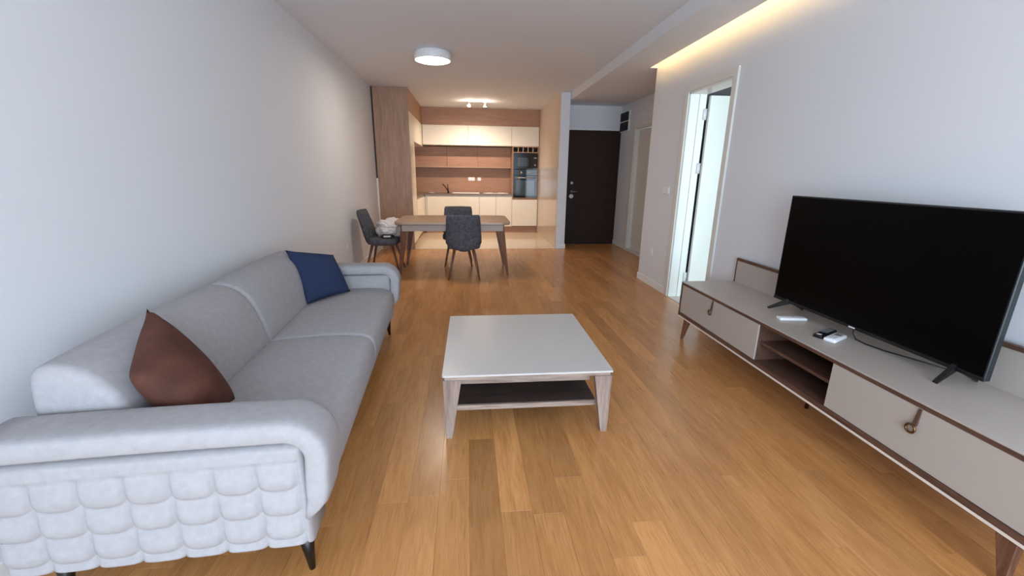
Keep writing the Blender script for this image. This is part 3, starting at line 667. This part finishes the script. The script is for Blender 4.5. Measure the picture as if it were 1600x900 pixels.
# ------------------------------------------------------------------ sofa (local x toward the room, y along its length)
so = thing('sofa', 'long light grey fabric sofa with quilted arm sides along the left wall', 'sofa', (-.50, 1.20, 0), math.atan2(.055, .9985))
SL = 2.42
obj('base_frame', B((-.86, -.06, .10, SL-.10, .17, .30), bev=.015), Mfab, so, True)
seatp = [(-.62, .29), (-.12, .20), (-.055, .17), (-.02, .20), (.0, .27), (.002, .36), (-.012, .42), (-.06, .452), (-.2, .462), (-.45, .450), (-.60, .43)]
seatp = [(-.62, .29), (-.10, .255), (-.035, .245), (-.004, .29), (.004, .36), (-.012, .425), (-.07, .452), (-.22, .462), (-.45, .452), (-.62, .44)]
mid = 1.205
for a, b in ((.165, mid), (mid, SL-.165)): obj('seat_cushion', loft(seatp, a, b, .028, crown=.008), Mfab, so, True)
fr_ = [(-.60, .30), (-.02, .285), (-.005, .26), (-.05, .172), (-.09, .165), (-.60, .165)]
obj('front_rail', loft(fr_, .12, SL-.12, .02), Mfab, so, True)
backp = [(-.865, .24), (-.60, .30), (-.565, .42), (-.585, .52), (-.612, .62), (-.655, .71), (-.72, .765), (-.80, .788), (-.855, .775), (-.875, .72), (-.885, .50)]
for a, b in ((.172, mid), (mid, SL-.172)): obj('back_cushion', loft(backp, a, b, .035, crown=.010), Mfab, so, True)
obj('back_frame', B((-.925, -.86, .03, SL-.03, .17, .55), bev=.02), Mfab, so, True)
def arm(y0, y1, outer):
    """padded band bent over the arm: runs from the back over the top and down the front"""
    th = .080; path = [(-.90, .597)]; R_ = .095
    for i in range(1, 10): path.append((-.90+(.80)*i/9*1.0, .597+.004*math.sin(PI*i/9)))
    cx_, cz_ = .008-R_, .597-R_
    path = [p for p in path if p[0] < cx_-.01]
    for i in range(0, 11): a = PI/2-PI/2*i/10; path.append((cx_+R_*math.cos(a), cz_+R_*math.sin(a)))
    for i in range(1, 8): t_ = i/7; path.append((.008-.018*t_-.03*max(0, t_-.7)/.3*1.0, cz_-(cz_-.275)*t_))
    bm = bmesh.new(); rings = []; n = len(path)
    for i, p in enumerate(path):
        a = path[max(i-1, 0)]; b = path[min(i+1, n-1)]; d = Vector((b[0]-a[0], b[1]-a[1])).normalized(); nn = Vector((-d[1], d[0]))
        if nn[1] < -.01: nn = -nn
        if i > 12 and nn[0] < 0: nn = -nn
        e = min(1, max(.25, math.sqrt(max(0, min(1, (n-1-i)/2.5)))))
        wd = (y1-y0)/2; yc_ = (y0+y1)/2; ring = []
        for k in range(24):
            t_ = 2*PI*k/24; c_, s_ = math.cos(t_), math.sin(t_); ex = .45
            cc = math.copysign(abs(c_)**ex, c_); ss = math.copysign(abs(s_)**ex, s_)
            off = th/2*ss*e
            ring.append(bm.verts.new((p[0]+nn[0]*off, yc_+wd*cc*(1 if e > .9 else .9+.1*e), p[1]+nn[1]*off)))
        rings.append(ring)
    for a, b in zip(rings, rings[1:]):
        for k in range(24): bm.faces.new((a[k], a[(k+1) % 24], b[(k+1) % 24], b[k]))
    bm.faces.new(rings[0]); bm.faces.new(rings[-1]); bmesh.ops.recalc_face_normals(bm, faces=bm.faces[:])
    return bm
def quilt(yface, sgn):
    """upholstered arm side: rows of scalloped pillows, the mesh following each scallop, solid box behind"""
    X0, X1, Z0, Z1 = -.915, -.035, .165, .552; cw, rh, colx, top, nc = .1228, .094, -.055, .500, 7
    S = [i/16 for i in range(16)]
    xs = [(X1, None), (X1-.004, None), (X1-.009, None), (X1-.014, None)]+[(colx-cw*(c+s_), s_) for c in range(nc) for s_ in S]+[(colx-cw*nc, 0.0)]
    def curve(k, s_):
        if k <= 0: return top
        if k >= 4: return Z0
        return top-k*rh-.020*(1-abs(2*s_-1)**3)
    bm = bmesh.new(); g = []
    for x, s_ in xs:
        e = abs(2*s_-1) if s_ is not None else 1; across = max(0, 1-e**3.5)**.55; row = []
        pts = [(Z1-(Z1-top)*t_/6, .016) for t_ in range(6)]
        for k in range(4):
            za, zb = curve(k, s_ if s_ is not None else 0), curve(k+1, s_ if s_ is not None else 0)
            for j in range(14):
                r = j/13*.985; full = 1 if k < 3 else .62
                rr = r*full; up_ = min(1, rr/.55+.0)**.8; dn = math.sqrt(max(0, 1-max(0, (rr-.62)/.38)**2.2))
                h_ = .004+.021*across*(.25+.75*up_)*dn
                if k == 0: h_ = max(h_, .016*(1-min(1, r/.18)))
                if s_ is None: h_ = .012
                row_z = za+(zb-za)*r; pts.append((row_z, h_))
        pts.append((Z0, .004))
        for z, h_ in pts:
            dx = min(x-X0, X1-x); dz = min(z-Z0, Z1-z); d = max(0, min(dx, dz)); f = 1 if d > .02 else math.sqrt(max(0, 1-(1-d/.02)**2))
            row.append(bm.verts.new((x, yface+sgn*(.014+h_*f+.010*f), z)))
        g.append(row)
    nx = len(g)-1; nz = len(g[0])-1
    for i in range(nx):
        for j in range(nz): bm.faces.new((g[i][j], g[i+1][j], g[i+1][j+1], g[i][j+1]))
    yb = yface-sgn*.12
    rim = [g[i][0] for i in range(nx+1)]+[g[nx][j] for j in range(1, nz+1)]+[g[i][nz] for i in range(nx-1, -1, -1)]+[g[0][j] for j in range(nz-1, 0, -1)]
    back = [bm.verts.new((v.co.x, yb, v.co.z)) for v in rim]; n = len(rim)
    for i in range(n): bm.faces.new((rim[i], rim[(i+1) % n], back[(i+1) % n], back[i]))
    bm.faces.new(back); bmesh.ops.recalc_face_normals(bm, faces=bm.faces[:]); return bm
obj('armrest', arm(-.012, .165, -1), Mfab, so, True); obj('armrest', arm(SL-.165, SL+.012, 1), Mfab, so, True)
obj('quilted_side', quilt(.036, -1), Mfab, so, True); obj('quilted_side', quilt(SL-.036, 1), Mfab, so, True)
for x in (-.085, -.82):
    for y, s in ((.075, -1), (SL-.075, 1)):
        q = bmesh.new(); dx = .012 if x > -.5 else -.012
        cyl(q, (x, y, .175), (x+dx, y+s*.01, 0), .030, .010, 14); obj('leg', q, Mblk, so, True)
obj('tag', B((-.895, -.875, -.001, .012, .30, .345)), Mgreen, so)

# ------------------------------------------------------------------ pillows
def pillow(c00, c10, c11, c01, th, n=26):
    c = [Vector(p) for p in (c00, c10, c11, c01)]; nor = (c[1]-c[0]).cross(c[3]-c[0]).normalized(); bm = bmesh.new(); g = {}
    for sd in (1, -1):
        for i in range(n+1):
            for j in range(n+1):
                u_, v_ = i/n, j/n; p = c[0]*(1-u_)*(1-v_)+c[1]*u_*(1-v_)+c[2]*u_*v_+c[3]*(1-u_)*v_
                ctr = (c[0]+c[1]+c[2]+c[3])/4
                eu = 4*u_*(1-u_); ev = 4*v_*(1-v_); h_ = (eu*ev)**.42
                pinch = 1-.075*((1-eu)*ev+(1-ev)*eu)*1.0; pinch = 1-.06*(ev*(1-eu)+eu*(1-ev))
                p = ctr+(p-ctr)*pinch
                wob = noise.noise(p*9)*.10
                if sd == -1 and (i in (0, n) or j in (0, n)): g[sd, i, j] = g[1, i, j]
                else: g[sd, i, j] = bm.verts.new(p+nor*sd*th*h_*(1+wob))
    for sd in (1, -1):
        for i in range(n):
            for j in range(n): bm.faces.new((g[sd, i, j], g[sd, i+1, j], g[sd, i+1, j+1], g[sd, i, j+1]))
    bmesh.ops.recalc_face_normals(bm, faces=bm.faces[:]); return bm
def SP(u_, d, z): return (-.50-.055*u_-.9985*d, 1.2+.9985*u_-.055*d, z)
bpil = tag(obj('throw_pillow', pillow(SP(.47, .435, .475), SP(.20, .42, .50), SP(.17, .575, .74), SP(.50, .70, .865), .085), Mleather, None, True), 'brown suede pillow propped at the near end of the sofa', 'pillow')
q = bmesh.new(); tube(q, [SP(.20, .56, .70), SP(.20, .545, .682), SP(.215, .525, .685), SP(.22, .515, .70)], .004); obj('zipper_loop', q, Mcloth, bpil)
tag(obj('throw_pillow', pillow(SP(1.83, .55, .462), SP(2.12, .315, .468), SP(2.215, .44, .745), SP(2.05, .73, .815), .07), Mblue, None, True), 'navy blue pillow propped in the far corner of the sofa', 'pillow')

# ------------------------------------------------------------------ groups of alike things
GROUPS = {'dining_chair': 'slate dining chairs around the table', 'base_cabinet': 'cream kitchen base cabinets', 'wall_cabinet': 'kitchen wall cabinets',
          'wall_socket': 'white power sockets', 'throw_pillow': 'throw pillows on the sofa', 'remote_control': 'remotes on the television stand'}
for o in list(C.objects):
    k = o.name.split('.')[0]
    if k in GROUPS and o.parent is None: o['group'] = GROUPS[k]
